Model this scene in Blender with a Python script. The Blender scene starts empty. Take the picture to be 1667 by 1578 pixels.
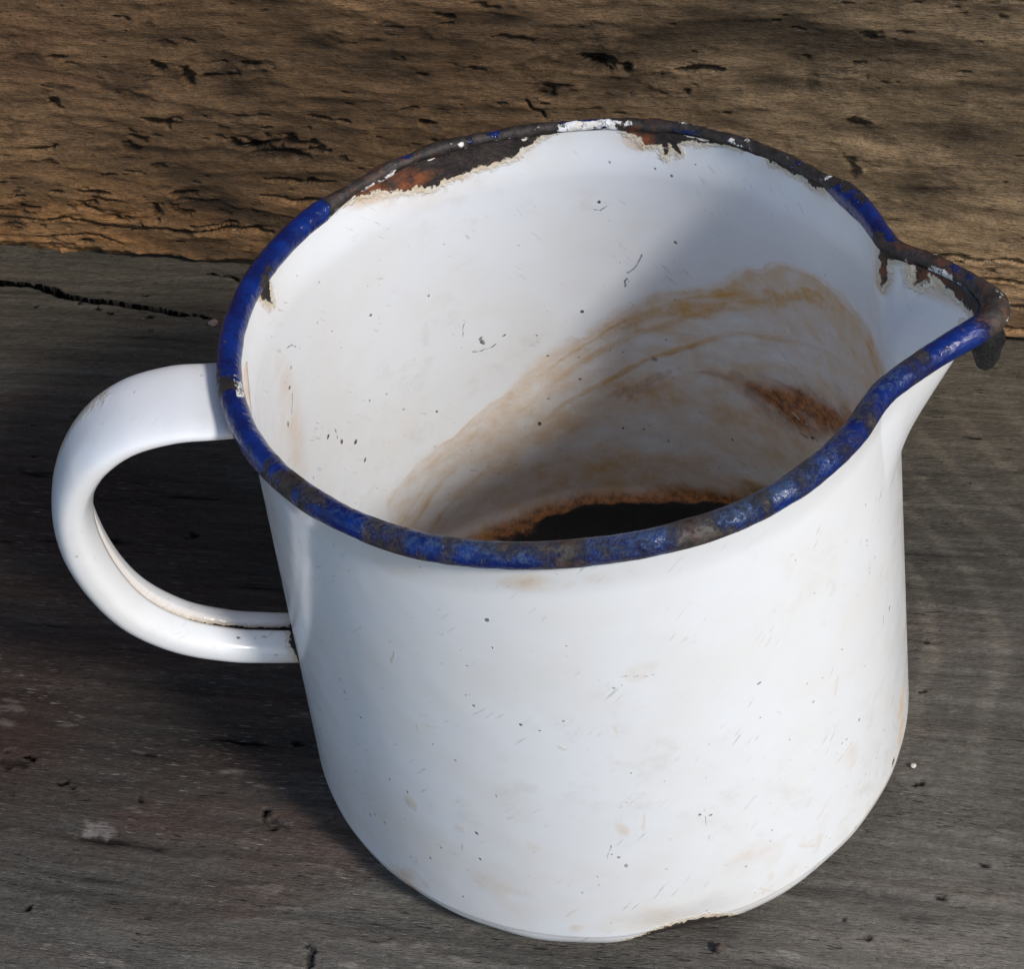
import bpy, math
import numpy as np
from mathutils import Vector, Matrix

# ------------------------------------------------------------------ scale: 1 unit of design = rim radius = 55 mm
S = 0.055
scene = bpy.context.scene
COL = scene.collection

# ------------------------------------------------------------------ camera
cam_d = bpy.data.cameras.new("camera")
cam = bpy.data.objects.new("camera", cam_d)
COL.objects.link(cam)
c_right = Vector((0.99182163, -0.05649474, -0.11444738))
c_up = Vector((0.12179121, 0.68708157, 0.71630008))
c_fw = Vector((-0.0381675, 0.7243806, -0.68834293))
m = Matrix((c_right, c_up, -c_fw)).transposed().to_4x4()
m.translation = Vector((0.0, -4.1633254, 5.13195877)) * S
cam.matrix_world = m
cam_d.sensor_fit = 'HORIZONTAL'
cam_d.sensor_width = 36.0
cam_d.lens = 36.0 * 3007.35 / 1667.0
cam_d.clip_start = 0.01
cam_d.clip_end = 500.0
scene.camera = cam

# ------------------------------------------------------------------ light
SUN_AZ, SUN_EL = -46.0, 37.0            # azimuth from +X, counter-clockwise, in degrees
a, e = math.radians(SUN_AZ), math.radians(SUN_EL)
to_sun = Vector((math.cos(a) * math.cos(e), math.sin(a) * math.cos(e), math.sin(e)))
world = bpy.data.worlds.new("World")
scene.world = world
world.use_nodes = True
wn = world.node_tree.nodes
wl = world.node_tree.links
wn.clear()
sky = wn.new("ShaderNodeTexSky")
sky.sky_type = 'NISHITA'
sky.sun_disc = False
sky.sun_elevation = e
sky.sun_rotation = math.atan2(to_sun.x, to_sun.y)
bg = wn.new("ShaderNodeBackground")
bg.inputs["Strength"].default_value = 0.10
wo = wn.new("ShaderNodeOutputWorld")
wl.new(sky.outputs[0], bg.inputs[0])
wl.new(bg.outputs[0], wo.inputs[0])
sun_d = bpy.data.lights.new("sun", 'SUN')
sun_d.energy = 2.0
sun_d.angle = math.radians(8.0)
sun_d.color = (1.0, 0.95, 0.88)
sun = bpy.data.objects.new("sun", sun_d)
sun.rotation_euler = to_sun.to_track_quat('Z', 'Y').to_euler()
sun.location = to_sun * 2
COL.objects.link(sun)
scene.view_settings.view_transform = 'Standard'
scene.view_settings.look = 'None'
scene.view_settings.gamma = 1.0
scene.view_settings.exposure = 0.45

# ------------------------------------------------------------------ numpy helpers
def fft_noise(seed, n=(1024, 1024), l=(20, 20), beta=3.0):
    """tileable noise; l = correlation length in pixels on each axis"""
    rng = np.random.default_rng(seed)
    w = rng.standard_normal(n)
    f0 = np.fft.fftfreq(n[0])[:, None] * l[0] * 2 * np.pi
    f1 = np.fft.fftfreq(n[1])[None, :] * l[1] * 2 * np.pi
    s = np.fft.fft2(w) * (1 + f0 ** 2 + f1 ** 2) ** (-beta / 2)
    s[0, 0] = 0
    r = np.fft.ifft2(s).real
    return (r / r.std()).astype(np.float32)

def tap(tex, u, v):
    """bilinear wrapped sampling; u, v in pixels"""
    n0, n1 = tex.shape
    u0 = np.floor(u).astype(int); v0 = np.floor(v).astype(int)
    fu = u - u0; fv = v - v0
    u0 %= n0; v0 %= n1
    u1 = (u0 + 1) % n0; v1 = (v0 + 1) % n1
    return (tex[u0, v0] * (1 - fu) * (1 - fv) + tex[u1, v0] * fu * (1 - fv)
            + tex[u0, v1] * (1 - fu) * fv + tex[u1, v1] * fu * fv)

def sstep(lo, hi, x):
    t = np.clip((x - lo) / (hi - lo), 0, 1)
    return t * t * (3 - 2 * t)

def seg_dist(x, y, pts, widths=None):
    """distance to a polyline; with widths: (distance - local half width)"""
    best = np.full(np.shape(x), 1e9)
    for i in range(len(pts) - 1):
        ax, ay = pts[i]; bx, by = pts[i + 1]
        dx, dy = bx - ax, by - ay
        t = np.clip(((x - ax) * dx + (y - ay) * dy) / (dx * dx + dy * dy + 1e-12), 0, 1)
        d = np.hypot(x - ax - t * dx, y - ay - t * dy)
        if widths is not None:
            d = d - (widths[i] * (1 - t) + widths[i + 1] * t)
        best = np.minimum(best, d)
    return best

def poly_sd(x, y, pts):
    """signed distance, positive inside"""
    d = seg_dist(x, y, list(pts) + [pts[0]])
    ins = np.zeros(np.shape(x), bool)
    j = len(pts) - 1
    for i in range(len(pts)):
        xi, yi = pts[i]; xj, yj = pts[j]
        c = ((yi > y) != (yj > y)) & (x < (xj - xi) * (y - yi) / (yj - yi + 1e-12) + xi)
        ins ^= c
        j = i
    return np.where(ins, d, -d)

def blob(x, y, cx, cy, rx, ry, ang=0.0):
    """elliptic bump 1 in the middle, 0 at the rim"""
    ca, sa = math.cos(ang), math.sin(ang)
    dx, dy = x - cx, y - cy
    q = ((dx * ca + dy * sa) / rx) ** 2 + ((-dx * sa + dy * ca) / ry) ** 2
    return np.clip(1 - q, 0, 1)

def mesh_obj(name, verts, quads, mat, parent=None, attrs=None, cols=None, vecs=None, smooth=True, tris=None):
    me = bpy.data.meshes.new(name)
    v = np.asarray(verts, np.float32) * S
    q = np.asarray(quads, np.int32).reshape(-1, 4)
    t = np.asarray(tris if tris is not None else [], np.int32).reshape(-1, 3)
    me.vertices.add(len(v))
    me.vertices.foreach_set("co", v.ravel())
    me.loops.add(len(q) * 4 + len(t) * 3)
    me.loops.foreach_set("vertex_index", np.concatenate([q.ravel(), t.ravel()]))
    me.polygons.add(len(q) + len(t))
    st = np.concatenate([np.arange(len(q)) * 4, len(q) * 4 + np.arange(len(t)) * 3]).astype(np.int32)
    me.polygons.foreach_set("loop_start", st)
    me.update(calc_edges=True)
    me.validate()
    me.polygons.foreach_set("use_smooth", np.full(len(q) + len(t), smooth))
    for k, a_ in (attrs or {}).items():
        at = me.attributes.new(k, 'FLOAT', 'POINT')
        at.data.foreach_set("value", np.asarray(a_, np.float32).ravel())
    for k, a_ in (cols or {}).items():
        at = me.attributes.new(k, 'FLOAT_COLOR', 'POINT')
        a4 = np.ones((len(v), 4), np.float32); a4[:, :3] = np.clip(a_, 0, 1)
        at.data.foreach_set("color", a4.ravel())
    for k, a_ in (vecs or {}).items():
        at = me.attributes.new(k, 'FLOAT_VECTOR', 'POINT')
        at.data.foreach_set("vector", np.asarray(a_, np.float32).ravel())
    me.materials.append(mat)
    o = bpy.data.objects.new(name, me)
    COL.objects.link(o)
    if parent is not None:
        o.parent = parent
    return o

def grid_quads(n0, n1, wrap1=False, flip=False):
    i = np.arange(n0 - 1)[:, None]
    j = np.arange(n1 if wrap1 else n1 - 1)[None, :]
    j2 = (j + 1) % n1
    q = np.stack([i * n1 + j, i * n1 + j2, (i + 1) * n1 + j2, (i + 1) * n1 + j], -1).reshape(-1, 4)
    return q[:, ::-1] if flip else q

# ------------------------------------------------------------------ node helpers
class NT:
    def __init__(self, name):
        self.mat = bpy.data.materials.new(name)
        self.mat.use_nodes = True
        self.t = self.mat.node_tree
        self.t.nodes.clear()
        self.out = self.t.nodes.new("ShaderNodeOutputMaterial")
        self.bsdf = self.t.nodes.new("ShaderNodeBsdfPrincipled")
        self.t.links.new(self.bsdf.outputs[0], self.out.inputs[0])
    def put(self, sock, val):
        if hasattr(val, "is_output"):
            self.t.links.new(val, sock)
        elif isinstance(val, (tuple, list)):
            sock.default_value = tuple(val) + ((1.0,) if len(val) == 3 and len(sock.default_value) == 4 else ())
        else:
            sock.default_value = val
    def attr(self, name, out="Fac"):
        n = self.t.nodes.new("ShaderNodeAttribute"); n.attribute_name = name
        return n.outputs[out]
    def math(self, op, a_, b_=0.0, c_=0.0, clamp=False):
        n = self.t.nodes.new("ShaderNodeMath"); n.operation = op; n.use_clamp = clamp
        self.put(n.inputs[0], a_); self.put(n.inputs[1], b_); self.put(n.inputs[2], c_)
        return n.outputs[0]
    def ramp(self, x, lo, hi, a_=0.0, b_=1.0):
        n = self.t.nodes.new("ShaderNodeMapRange"); n.interpolation_type = 'SMOOTHSTEP'
        self.put(n.inputs["Value"], x)
        n.inputs["From Min"].default_value = lo; n.inputs["From Max"].default_value = hi
        n.inputs["To Min"].default_value = a_; n.inputs["To Max"].default_value = b_
        return n.outputs[0]
    def mix(self, f, a_, b_, mode='MIX'):
        n = self.t.nodes.new("ShaderNodeMix"); n.data_type = 'RGBA'; n.blend_type = mode
        self.put(n.inputs[0], f); self.put(n.inputs[6], a_); self.put(n.inputs[7], b_)
        return n.outputs[2]
    def mixf(self, f, a_, b_):
        n = self.t.nodes.new("ShaderNodeMix"); n.data_type = 'FLOAT'
        self.put(n.inputs[0], f); self.put(n.inputs[2], a_); self.put(n.inputs[3], b_)
        return n.outputs[0]
    def scale(self, vec, sx, sy, sz, rot=0.0, loc=(0, 0, 0)):
        n = self.t.nodes.new("ShaderNodeMapping")
        self.put(n.inputs["Vector"], vec)
        n.inputs["Scale"].default_value = (sx, sy, sz)
        n.inputs["Rotation"].default_value = (0, 0, rot)
        n.inputs["Location"].default_value = loc
        return n.outputs[0]
    def noise(self, vec, scale=1.0, detail=4.0, rough=0.55, dist=0.0):
        n = self.t.nodes.new("ShaderNodeTexNoise")
        self.put(n.inputs["Vector"], vec)
        n.inputs["Scale"].default_value = scale; n.inputs["Detail"].default_value = detail
        n.inputs["Roughness"].default_value = rough; n.inputs["Distortion"].default_value = dist
        return n.outputs[0]
    def voronoi(self, vec, scale=1.0, rnd=1.0):
        n = self.t.nodes.new("ShaderNodeTexVoronoi")
        self.put(n.inputs["Vector"], vec)
        n.inputs["Scale"].default_value = scale; n.inputs["Randomness"].default_value = rnd
        return n.outputs["Distance"], n.outputs["Color"]
    def sep(self, colr):
        n = self.t.nodes.new("ShaderNodeSeparateColor"); self.put(n.inputs[0], colr)
        return n.outputs
    def bump(self, h, dist, strength=1.0, normal=None):
        n = self.t.nodes.new("ShaderNodeBump")
        n.inputs["Strength"].default_value = strength
        n.inputs["Distance"].default_value = dist
        self.put(n.inputs["Height"], h)
        if normal is not None:
            self.put(n.inputs["Normal"], normal)
        return n.outputs[0]
    def set(self, **kw):
        for k, v in kw.items():
            self.put(self.bsdf.inputs[k.replace("_", " ")], v)
    def co(self):
        n = self.t.nodes.new("ShaderNodeTexCoord")
        return self.scale(n.outputs["Object"], 1 / S, 1 / S, 1 / S)

# ------------------------------------------------------------------ materials
def wood_material(name, fine, rough, bump_d, silver, fleck):
    M = NT(name)
    gc = M.attr("grain", "Vector")
    col = M.attr("tone", "Color")
    n1 = M.noise(M.scale(gc, 20, 150, 1), 1.0, 5.0, 0.65)
    n2 = M.noise(M.scale(gc, 55, 330, 1), 1.0, 3.0, 0.6)
    n3 = M.noise(M.scale(gc, 30, 45, 1), 1.0, 6.0, 0.7)
    f = M.math('ADD', M.math('MULTIPLY', M.math('SUBTRACT', n1, 0.5), 1.5 * fine),
               M.math('MULTIPLY', M.math('SUBTRACT', n2, 0.5), 1.1 * fine))
    f = M.math('ADD', f, M.math('MULTIPLY', M.math('SUBTRACT', n3, 0.5), 1.0 * fine))
    k = M.math('ADD', f, 1.0)
    k = M.math('MAXIMUM', k, 0.15)
    open_ = M.ramp(M.sep(col)[0], 0.004, 0.03)
    comb = M.t.nodes.new("ShaderNodeCombineColor")
    for i in range(3):
        M.put(comb.inputs[i], k)
    c = M.mix(1.0, col, comb.outputs[0], 'MULTIPLY')
    # short silvery fibres and dark open pores, each only a few hundredths long
    gate = M.noise(M.scale(gc, 2.5, 5.0, 1), 1.0, 3.0, 0.6)
    fs = M.noise(M.scale(gc, 16, 170, 1, 0.0, (3.1, 7.7, 0)), 1.0, 2.0, 0.5)
    sil = M.math('MULTIPLY', M.ramp(fs, 0.57, 0.70), M.ramp(gate, 0.38, 0.62))
    sil = M.math('MULTIPLY', sil, M.attr("fibre"))
    c = M.mix(M.math('MULTIPLY', M.math('MULTIPLY', sil, silver, clamp=True), open_), c, (0.30, 0.275, 0.245))
    fd = M.noise(M.scale(gc, 13, 120, 1, 0.0, (11.3, 2.2, 0)), 1.0, 3.0, 0.55)
    drk = M.math('MULTIPLY', M.ramp(fd, 0.60, 0.70), M.ramp(M.noise(M.scale(gc, 3.0, 6.0, 1, 0, (5, 5, 0)), 1.0, 3.0, 0.6), 0.42, 0.6))
    c = M.mix(M.math('MULTIPLY', M.math('MULTIPLY', drk, fleck), open_), c, (0.012, 0.009, 0.007))
    h = M.math('ADD', M.math('MULTIPLY', n1, 0.6), M.math('ADD', M.math('MULTIPLY', n2, 0.35), M.math('MULTIPLY', n3, 0.5)))
    h = M.math('SUBTRACT', h, M.math('MULTIPLY', drk, fleck))
    h = M.math('ADD', h, M.math('MULTIPLY', sil, 0.4))
    spec = M.ramp(M.sep(col)[0], 0.004, 0.035, 0.0, 0.3)                  # no sheen inside cracks: dark dust, blackened further to read deep
    M.set(Base_Color=c, Roughness=rough, Specular_IOR_Level=spec, Normal=M.bump(h, bump_d * S, 1.0))
    return M.mat

mat_bench = wood_material("weathered_grey_wood", 0.95, 0.72, 0.015, 0.85, 0.7)
mat_board = wood_material("weathered_brown_wood", 1.1, 0.88, 0.022, 0.35, 0.6)

def enamel_material(name, speck=1.0, scratch=1.0, pattern=(1, 1)):
    """white vitreous enamel; reads chip / tan / rust / black attributes where the mesh has them"""
    M = NT(name)
    p = M.attr("surf", "Vector")                       # (arc length, height) in design units
    co = M.co()
    wob = M.noise(co, 26.0, 5.0, 0.65)
    wob2 = M.noise(co, 75.0, 3.0, 0.6)
    jit = M.math('ADD', M.math('MULTIPLY', M.math('SUBTRACT', wob, 0.5), 0.05), M.math('MULTIPLY', M.math('SUBTRACT', wob2, 0.5), 0.03))
    chip = M.math('ADD', M.attr("chip"), jit)
    c_in = M.ramp(chip, -0.002, 0.003)
    c_edge = M.ramp(chip, -0.030, -0.008)
    # base white, faintly uneven
    blotch = M.noise(co, 3.0, 4.0, 0.6)
    white = M.mix(M.ramp(blotch, 0.35, 0.75), (0.80, 0.825, 0.86), (0.78, 0.785, 0.785))
    # small dirt: specks and scuffs
    d1, k1 = M.voronoi(M.scale(p, 1, 1, 1), 16.0)
    s1 = M.sep(k1)
    size = M.math('MULTIPLY', M.math('POWER', s1[0], 5.0), 0.10)
    gate = M.math('GREATER_THAN', s1[1], 0.45)
    sp1 = M.math('MULTIPLY', M.ramp(M.math('SUBTRACT', M.math('ADD', d1, M.math('MULTIPLY', M.math('SUBTRACT', wob2, 0.5), 0.10)), size), -0.015, 0.015, 1.0, 0.0), gate)
    d2, k2 = M.voronoi(M.scale(p, 1.0, 1.0, 1), 44.0)
    s2 = M.sep(k2)
    size2 = M.math('MULTIPLY', M.math('POWER', s2[0], 9.0), 0.24)
    sp2 = M.math('MULTIPLY', M.ramp(M.math('SUBTRACT', d2, size2), -0.04, 0.03, 1.0, 0.0), M.math('GREATER_THAN', s2[1], 0.55))
    cluster = M.ramp(M.noise(co, 2.2, 3.0, 0.6), 0.42, 0.62)
    specks = M.math('MULTIPLY', M.math('MAXIMUM', sp1, M.math('MULTIPLY', sp2, 0.7)), M.math('ADD', M.math('MULTIPLY', cluster, 0.8), 0.15))
    specks = M.math('MULTIPLY', specks, speck, clamp=True)
    c = M.mix(specks, white, (0.12, 0.105, 0.095))
    # short hairline scratches
    sc = M.noise(M.scale(M.scale(p, 1, 1, 1, 0.75), 80, 9, 1), 1.0, 2.0, 0.5)
    sc2 = M.noise(M.scale(p, 5, 5, 1), 1.0, 3.0, 0.6)
    scr = M.math('MULTIPLY', M.ramp(sc, 0.62, 0.70), M.ramp(sc2, 0.52, 0.64))
    c = M.mix(M.math('MULTIPLY', scr, 0.45 * scratch), c, (0.33, 0.30, 0.27))
    # smudges
    sm = M.noise(M.scale(co, 1, 1, 1), 9.0, 6.0, 0.7)
    sm2 = M.noise(co, 1.7, 2.0, 0.5)
    smudge = M.math('MULTIPLY', M.ramp(sm, 0.50, 0.72), M.ramp(sm2, 0.42, 0.62))
    c = M.mix(M.math('MULTIPLY', smudge, 0.2 * scratch), c, (0.46, 0.40, 0.31))
    # stains from attributes
    tan = M.math('MULTIPLY', M.attr("tan"), M.ramp(M.noise(co, 14.0, 6.0, 0.7), 0.2, 0.7, 0.55, 1.15), clamp=True)
    c = M.mix(tan, c, (0.60, 0.34, 0.095))
    rust = M.math('ADD', M.attr("rust"), M.math('MULTIPLY', M.math('SUBTRACT', M.noise(co, 22.0, 6.0, 0.75), 0.5), 0.5))
    rust_f = M.math('MULTIPLY', M.math('MULTIPLY', M.ramp(rust, 0.10, 0.9), 0.96), M.ramp(M.attr("rust"), 0.0, 0.15))
    c = M.mix(rust_f, c, M.mix(M.ramp(M.noise(co, 38.0, 5.0, 0.75), 0.32, 0.68), (0.10, 0.035, 0.012), (0.55, 0.21, 0.055)))
    blk = M.math('ADD', M.attr("black"), M.math('MULTIPLY', M.math('SUBTRACT', M.noise(co, 18.0, 6.0, 0.75), 0.5), 0.7))
    blk_f = M.math('MULTIPLY', M.ramp(blk, 0.30, 0.62), M.ramp(M.attr("black"), 0.0, 0.1))
    c = M.mix(blk_f, c, (0.004, 0.003, 0.0026))
    mark = M.ramp(M.math('ADD', M.attr("mark"), M.math('MULTIPLY', M.math('SUBTRACT', wob2, 0.5), 0.9)), 0.40, 0.85)
    mark = M.math('MULTIPLY', mark, M.ramp(wob, 0.3, 0.6, 0.35, 1.0))
    c = M.mix(mark, c, (0.10, 0.085, 0.078))
    pale = M.ramp(M.attr("flake"), 0.3, 0.6)
    # chipped metal with a cream ground-coat edge
    c = M.mix(c_edge, c, M.mix(M.ramp(wob, 0.35, 0.65), (0.62, 0.50, 0.35), (0.74, 0.68, 0.58)))
    met = M.mix(M.ramp(M.noise(co, 10.0, 6.0, 0.7), 0.35, 0.7), (0.012, 0.008, 0.007), (0.045, 0.032, 0.028))
    met = M.mix(M.math('MULTIPLY', M.attr("orange"), M.ramp(M.noise(co, 18.0, 4.0, 0.6), 0.3, 0.65)), met, (0.26, 0.075, 0.02))
    c = M.mix(c_in, c, met)
    c = M.mix(pale, c, (0.68, 0.64, 0.56))
    worn = M.math('MAXIMUM', M.math('MAXIMUM', c_in, rust_f), M.math('MAXIMUM', blk_f, M.math('MULTIPLY', tan, 0.6)))
    rough = M.mixf(worn, M.ramp(M.noise(co, 5.0, 4.0, 0.6), 0.3, 0.7, 0.13, 0.24), 0.68)
    h = M.math('SUBTRACT', M.math('MULTIPLY', M.noise(co, 4.5, 2.0, 0.5), 0.35), M.math('MULTIPLY', c_in, 1.0))
    h = M.math('ADD', h, M.math('MULTIPLY', pale, 0.8))
    h = M.math('SUBTRACT', h, M.math('MULTIPLY', M.math('ADD', specks, mark), 0.35))
    h = M.math('ADD', h, M.math('MULTIPLY', M.math('MULTIPLY', worn, M.noise(co, 60.0, 4.0, 0.7)), 0.6))
    h = M.math('ADD', h, M.math('MULTIPLY', M.math('MULTIPLY', c_edge, wob2), 0.5))
    M.set(Base_Color=c, Roughness=rough, Specular_IOR_Level=0.5, Normal=M.bump(h, 0.010 * S, 1.0))
    return M.mat

mat_enamel = enamel_material("white_enamel")
mat_enamel_handle = enamel_material("white_enamel_handle", 0.6, 0.7)

def rim_material():
    M = NT("blue_enamel_rim")
    co = M.co()
    n = M.noise(co, 30.0, 5.0, 0.65)
    n2 = M.noise(co, 95.0, 3.0, 0.6)
    chip = M.math('ADD', M.attr("chip"), M.math('ADD', M.math('MULTIPLY', M.math('SUBTRACT', n, 0.5), 0.9), M.math('MULTIPLY', M.math('SUBTRACT', n2, 0.5), 0.95)))
    fine_ = M.math('MULTIPLY', M.math('SUBTRACT', M.noise(co, 64.0, 5.0, 0.75), 0.5), M.math('MULTIPLY', M.attr("light"), 1.9))
    chip = M.math('ADD', M.math('MULTIPLY', chip, M.math('SUBTRACT', 1.0, M.math('MULTIPLY', M.attr("light"), 0.35))), fine_)
    f = M.mixf(M.attr("light"), M.ramp(chip, -0.05, 0.07), M.ramp(chip, -0.45, 0.45))
    wear = M.math('ADD', M.attr("wear"), M.math('MULTIPLY', M.math('SUBTRACT', M.noise(co, 55.0, 5.0, 0.75), 0.5), 1.7))
    wf = M.math('MULTIPLY', M.ramp(wear, 0.35, 0.8), M.ramp(M.attr("wear"), 0.05, 0.35))
    blue = M.mix(M.ramp(M.noise(co, 12.0, 4.0, 0.6), 0.35, 0.7), (0.001, 0.009, 0.085), (0.0015, 0.022, 0.17))
    blue = M.mix(M.ramp(M.noise(co, 50.0, 4.0, 0.7), 0.55, 0.72), blue, (0.004, 0.006, 0.035))
    c = M.mix(M.math('MULTIPLY', wf, 0.6), blue, (0.060, 0.100, 0.165))
    met = M.mix(M.ramp(M.noise(co, 22.0, 5.0, 0.7), 0.35, 0.65), (0.007, 0.0055, 0.005), (0.028, 0.021, 0.019))
    met = M.mix(M.math('MULTIPLY', M.attr("light"), M.ramp(n, 0.3, 0.7)), met, (0.082, 0.070, 0.062))
    met = M.mix(M.math('MULTIPLY', M.attr("orange"), M.ramp(M.noise(co, 26.0, 4.0, 0.6), 0.45, 0.7)), met, (0.13, 0.040, 0.017))
    c = M.mix(f, c, met)
    wh = M.math('ADD', M.attr("white"), M.math('MULTIPLY', M.math('SUBTRACT', M.noise(co, 36.0, 4.0, 0.65), 0.5), 0.9))
    whf = M.ramp(wh, 0.47, 0.56)
    c = M.mix(whf, c, M.mix(M.ramp(n, 0.4, 0.7), (0.78, 0.80, 0.82), (0.68, 0.62, 0.52)))
    r = M.mixf(f, M.mixf(wf, 0.10, 0.30), 0.6)
    h = M.math('SUBTRACT', M.math('MULTIPLY', M.noise(co, 40.0, 4.0, 0.65), 0.6), M.math('MULTIPLY', f, 0.8))
    h = M.math('ADD', h, M.math('MULTIPLY', whf, 0.6))
    M.set(Base_Color=c, Roughness=r, Specular_IOR_Level=0.5, Normal=M.bump(h, 0.009 * S, 1.0))
    return M.mat
mat_rim = rim_material()

def plain_material(name, c1, c2, scale, rough, bump_d):
    M = NT(name)
    co = M.co()
    n = M.noise(co, scale, 5.0, 0.65)
    M.set(Base_Color=M.mix(M.ramp(n, 0.3, 0.7), c1, c2), Roughness=rough, Specular_IOR_Level=0.4,
          Normal=M.bump(n, bump_d * S, 1.0))
    return M.mat

# ------------------------------------------------------------------ the setting: bench top and upright board
WA = np.array([-2.705, 3.38])                       # foot of the board, far left
WD = np.array([0.94084991, -0.33882362])            # along the board
WN = np.array([-0.33882362, -0.94084991])           # away from the board, towards the viewer

def axis(lo, hi, step, far_lo, far_hi, n=14):
    """dense between lo and hi, growing steps out to far_lo / far_hi"""
    core = np.arange(lo, hi + step / 2, step)
    g = np.linspace(0, 1, n + 1)[1:] ** 2.5
    out = [core]
    if far_hi is not None:
        out.append(core[-1] + g * (far_hi - core[-1]))
    if far_lo is not None:
        out.insert(0, (core[0] - g * (core[0] - far_lo))[::-1])
    return np.concatenate(out)

PX = 1 / 0.006     # noise pixels per design unit

def bench():
    s = axis(-0.25, 5.45, 0.0072, -45, 50)
    t = axis(0.0, 3.85, 0.0072, -0.6, 60)
    Sg, Tg = np.meshgrid(s, t, indexing='ij')
    ang = math.radians(3.6)
    warp = fft_noise(1, (1024, 1024), (120, 60), 3.5)
    w = tap(warp, Sg * PX * 0.8, Tg * PX * 0.8)
    A = Sg * math.cos(ang) + Tg * -math.sin(ang) * -1 * 0 + Tg * 0.0
    A = Sg * math.cos(ang) - Tg * math.sin(ang)
    B = Sg * math.sin(ang) + Tg * math.cos(ang) + 0.035 * w
    u, v = A * PX, B * PX
    broad = tap(fft_noise(2, (1024, 1024), (160, 45), 2.2), u, v)
    mid = tap(fft_noise(3, (1024, 1024), (70, 6), 2.0), u, v)
    fib = tap(fft_noise(4, (1024, 1024), (22, 1.6), 2.2), u, v)
    fib2 = tap(fft_noise(5, (1024, 1024), (5, 1.2), 2.4), u, v)
    pat = tap(fft_noise(6, (1024, 1024), (40, 30), 2.2), u, v)
    spk = tap(fft_noise(7, (1024, 1024), (3, 2), 2.5), u, v)
    grime = tap(fft_noise(8, (1024, 1024), (60, 40), 2.6), u, v)
    # colours
    grey = np.array([0.080, 0.0735, 0.063]); brown = np.array([0.055, 0.034, 0.026]); dark = np.array([0.040, 0.036, 0.032])
    fb = blob(Sg, Tg, 1.7, 2.15, 1.7, 1.15, 0.45) ** 0.7            # browner wood left of the jug, darkened to deepen the shadow there
    fb = np.clip(fb * 0.9 + 0.22 * pat * (fb > 0) + 0.12 * mid, 0, 1)
    col = grey[None, None] * (1 - fb[..., None]) + brown * fb[..., None]
    col = col * (1 - 0.30 * (1 - sstep(1.9, 3.4, Sg + 0.15 * pat)) * sstep(0.5, 1.2, Tg))[..., None]   # darker wood tone at this end, with the jug's shade put into it
    pale = sstep(1.8, 3.6, Tg + 0.25 * (Sg - 3.4) + 0.12 * pat)            # paler towards the front edge
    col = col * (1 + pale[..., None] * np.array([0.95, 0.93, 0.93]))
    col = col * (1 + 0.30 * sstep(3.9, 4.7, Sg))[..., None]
    tone = 1 + 0.17 * broad + 0.07 * mid + 0.09 * fib
    col = col * np.clip(tone, 0.3, 2.0)[..., None]
    # strip near the board: colour lifted and warmed to offset the blue shade
    st = (1 - sstep(0.2, 1.4, Tg))
    col = col * (1 + st[..., None] * np.array([0.30, 0.20, 0.0]))
    # pale wavy bands on the right
    rx = sstep(4.25, 4.6, Sg) * sstep(0.2, 0.6, Tg) * (1 - sstep(1.9, 2.5, Tg))
    stripe = np.sin((Sg * 2.2 - Tg * 1.25 + 0.16 * w + 0.05 * broad + 0.45 * np.sin(Tg * 3.2)) * 12.0)
    col = col * (1 + 0.34 * (rx * sstep(0.35, 0.95, stripe))[..., None] * np.array([1.05, 1.0, 0.9]))
    # silvery fibres and dark slits
    near = sstep(1.5, 3.0, Tg)
    fibre = np.clip(0.15 + 0.85 * near + 0.25 * pat, 0, 1.3)
    sil = sstep(1.9, 2.8, fib2 + 0.35 * pat + 0.35 * near - 0.2) * (0.25 + 0.75 * near)
    col = col + sil[..., None] * np.array([0.07, 0.064, 0.057])
    slit = sstep(2.3, 3.0, -fib + 0.35 * grime)
    pit = sstep(3.1, 3.6, spk + 0.35 * grime)
    col = col * (1 - 0.65 * np.maximum(slit, pit))[..., None]
    z = 0.0018 * mid + 0.0016 * fib + 0.0012 * fib2 + 0.003 * broad - 0.008 * slit - 0.016 * pit + 0.002 * sil
    jag = 0.010 * tap(fft_noise(9, (1024, 1024), (10, 10), 2.0), u, v)
    # the long tapering crack
    d = seg_dist(Sg, Tg + jag * 0.8, [(-0.25, 0.235), (0.14, 0.268), (0.35, 0.278), (0.61, 0.325), (1.0, 0.354), (1.2, 0.372), (1.325, 0.384)],
                 [0.008, 0.013, 0.012, 0.012, 0.009, 0.004, -0.004])
    ck = sstep(0.005, -0.004, d)
    z = z - 0.20 * ck + 0.004 * sstep(0.05, 0.0, d) * (1 - ck)
    col = col * (1 - 0.985 * sstep(0.013, 0.007, d))[..., None]
    # lesser split close to the board
    d = seg_dist(Sg, Tg + jag, [(1.15, 0.05), (1.32, 0.075), (1.56, 0.095), (1.9, 0.10)], [0.001, 0.008, 0.010, 0.004])
    ck = sstep(0.004, -0.006, d); z = z - 0.08 * ck; col = col * (1 - 0.96 * sstep(0.010, 0.004, d))[..., None]
    # dents, holes and scars
    jf = tap(fft_noise(10, (1024, 1024), (4, 3), 2.0), u, v); jf2 = tap(fft_noise(11, (1024, 1024), (4, 3), 2.0), u, v)
    def dent(cs, ct, rs, rt, dep, an=0.0, dk=0.6, tint=None):
        nonlocal z, col
        m_ = min(rs, rt)
        b = blob(Sg + (jf * 0.55) * m_, Tg + (jf2 * 0.4) * m_, cs, ct, rs * 0.85, rt * 0.85, an)
        b2 = np.sqrt(b)
        z = z - dep * 0.35 * b2
        if tint is not None:
            col = col * (1 - 0.7 * b2[..., None]) + np.array(tint) * 0.7 * b2[..., None]
        else:
            col = col * (1 - min(1, dk * 1.45) * sstep(0, 0.4, b))[..., None]
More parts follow.
